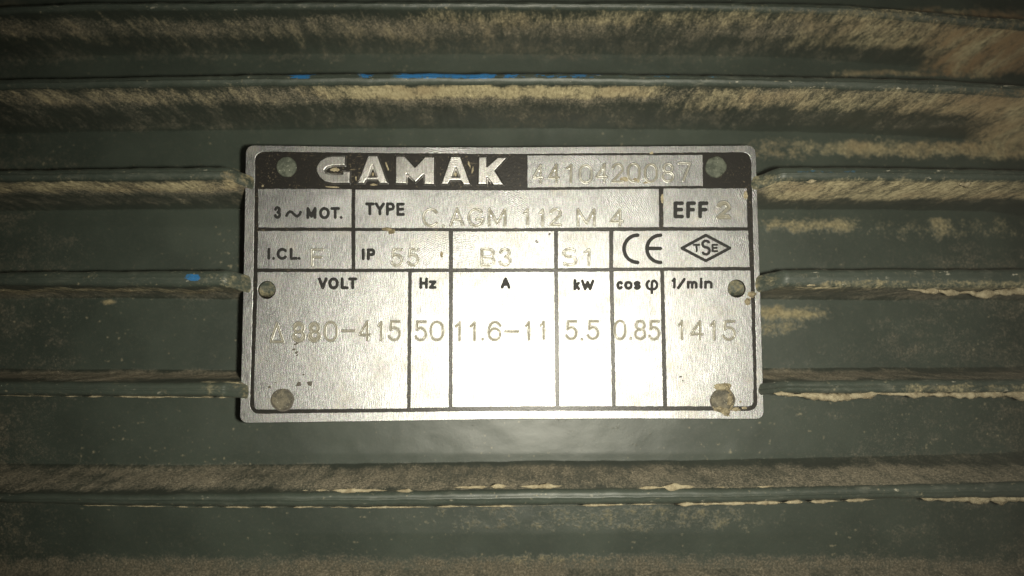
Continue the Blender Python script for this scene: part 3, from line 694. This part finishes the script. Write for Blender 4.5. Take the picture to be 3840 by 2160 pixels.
# specks of clay left in the hollows of the header
blobs('clay_residue', [(1256, 636, 25, 10, 0)], M_MUD2, plate, -0.14, 0.05, ragged=0.35)
blobs('clay_residue', [(1398, 652, 6, 9, 0)], M_MUD2, plate, -0.14, 0.05)
blobs('clay_residue', [(1708, 653, 6, 10, 0)], M_MUD2, plate, -0.14, 0.05)
blobs('clay_residue', [(1402, 692, 20, 5, 0)], M_MUD2, plate, -0.14, 0.05)
blobs('clay_residue', [(1250, 701, 40, 4, 3)], M_MUD2, plate, -0.14, 0.05)
blobs('clay_residue', [(1449, 616, 5, 18, -20), (1455, 634, 4, 8, -10)], M_MUD2, plate, -0.14, 0.06)
blobs('clay_residue', [(1760, 616, 5, 16, -20), (1772, 638, 5, 16, 10)], M_MUD2, plate, -0.14, 0.06)
blobs('clay_residue', [(1838, 616, 4, 12, 20)], M_MUD2, plate, -0.14, 0.06)
blobs('clay_residue', [(984, 696, 6, 6, 0)], M_MUD2, plate, -0.14, 0.06)
blobs('clay_residue', [(1334, 668, 4, 10, 0)], M_MUD2, plate, -0.14, 0.06)
blobs('clay_residue', [(2340, 672, 26, 12, -15), (2385, 676, 26, 12, 10), (2425, 684, 14, 5, 0)], M_MUD2, p_ser, 0.0, 0.05, ragged=0.8)
blobs('clay_residue', [(2484, 742, 7, 22, 0)], M_MUD2, p_eff, -0.01, 0.05)
blobs('clay_residue', [(2795, 732, 12, 26, 0)], M_MUD2, p_eff, 0.0, 0.03, ragged=0.3)
blobs('clay_residue', [(2444, 572, 8, 6, 0)], M_MUD2, plate, -0.02, 0.06)
blobs('clay_residue', [(1656, 953, 8, 16, 0)], M_MUD, p_ip, 0.0, 0.05, ragged=0.3)
for it in ([(1112, 1288, 14, 4, -30)], [(1102, 1310, 9, 4, -10), (1111, 1322, 8, 4, -30), (1115, 1332, 7, 3, -10)], [(1120, 1441, 12, 8, 0)], [(1162, 1438, 11, 11, 30)], [(1010, 1451, 7, 5, -20)], [(1138, 1405, 6, 3, 0)], [(1033, 1435, 4, 3, 0)]):
    blobs('dent', [(a, b, c*1.35, d*1.5, e) for a, b, c, d, e in it], M_PIT, p_vol, 0.0, 0.035, ragged=0.4)
blobs('dent', [(2552, 1413, 7, 4, 0), (2562, 1428, 9, 4, 20)], M_PIT, p_min, 0.0, 0.03, ragged=1.2)
blobs('dent', [(2016, 905, 10, 8, 0), (2060, 878, 6, 5, 0)], M_PIT, p_b3, 0.0, 0.02, ragged=1.5)

def clump(name, items, label, z=0.0, h=0.9, mat=M_MUD2, ragged=0.7):
    o = blobs(name, items, mat, None, z, h, 2.0, ragged); return tag(o, label, 'dried mud')
clump('mud_clump', [(2712, 1452, 32, 18, 0), (2736, 1500, 18, 40, 0), (2700, 1532, 26, 14, 10), (2722, 1542, 20, 16, 50)], 'crumbly tan mud caked round the lower right rivet of the plate', 0.0, 0.85)
clump('mud_clump', [(2820, 1104, 17, 12, 0), (2806, 1130, 12, 14, 20)], 'small tan mud lump on the plate rim beside the right open hole', 0.0, 0.8)
clump('mud_clump', [(1450, 858, 18, 6, 0), (1468, 870, 16, 9, -20)], 'pinkish brown crumb of mud on the black rule under the word TYPE', -0.05, 0.5, M_MUD)
clump('mud_clump', [(2760, 1537, 16, 8, 0), (2792, 1530, 10, 5, 0), (2777, 1506, 8, 7, 0)], 'thin smear of mud on the bottom black rule right of the muddy rivet', -0.08, 0.25)

# ================================================================== haze volume added to imitate the lens's veiling glare
t_ = NT('lens_glare_haze'); t_.t.nodes.remove(t_.b)
pv = t_.n('ShaderNodeVolumePrincipled'); pv.inputs['Color'].default_value = (0.95, 0.93, 0.85, 1)
pv.inputs['Density'].default_value = HAZE; pv.inputs['Anisotropy'].default_value = 0.85
t_.t.links.new(pv.outputs[0], t_.t.nodes['Material Output'].inputs['Volume'])
hx, hy, z0_, z1_ = 0.30, 0.30, -1.05, 0.17
hv = [(x, y, z) for z in (z0_, z1_) for x, y in ((-hx, -hy), (hx, -hy), (hx, hy), (-hx, hy))]
hz = obj('haze', hv, [[3, 2, 1, 0], [4, 5, 6, 7], [0, 1, 5, 4], [1, 2, 6, 5], [2, 3, 7, 6], [3, 0, 4, 7]], t_.m, smooth=False)
hz['kind'] = 'stuff'
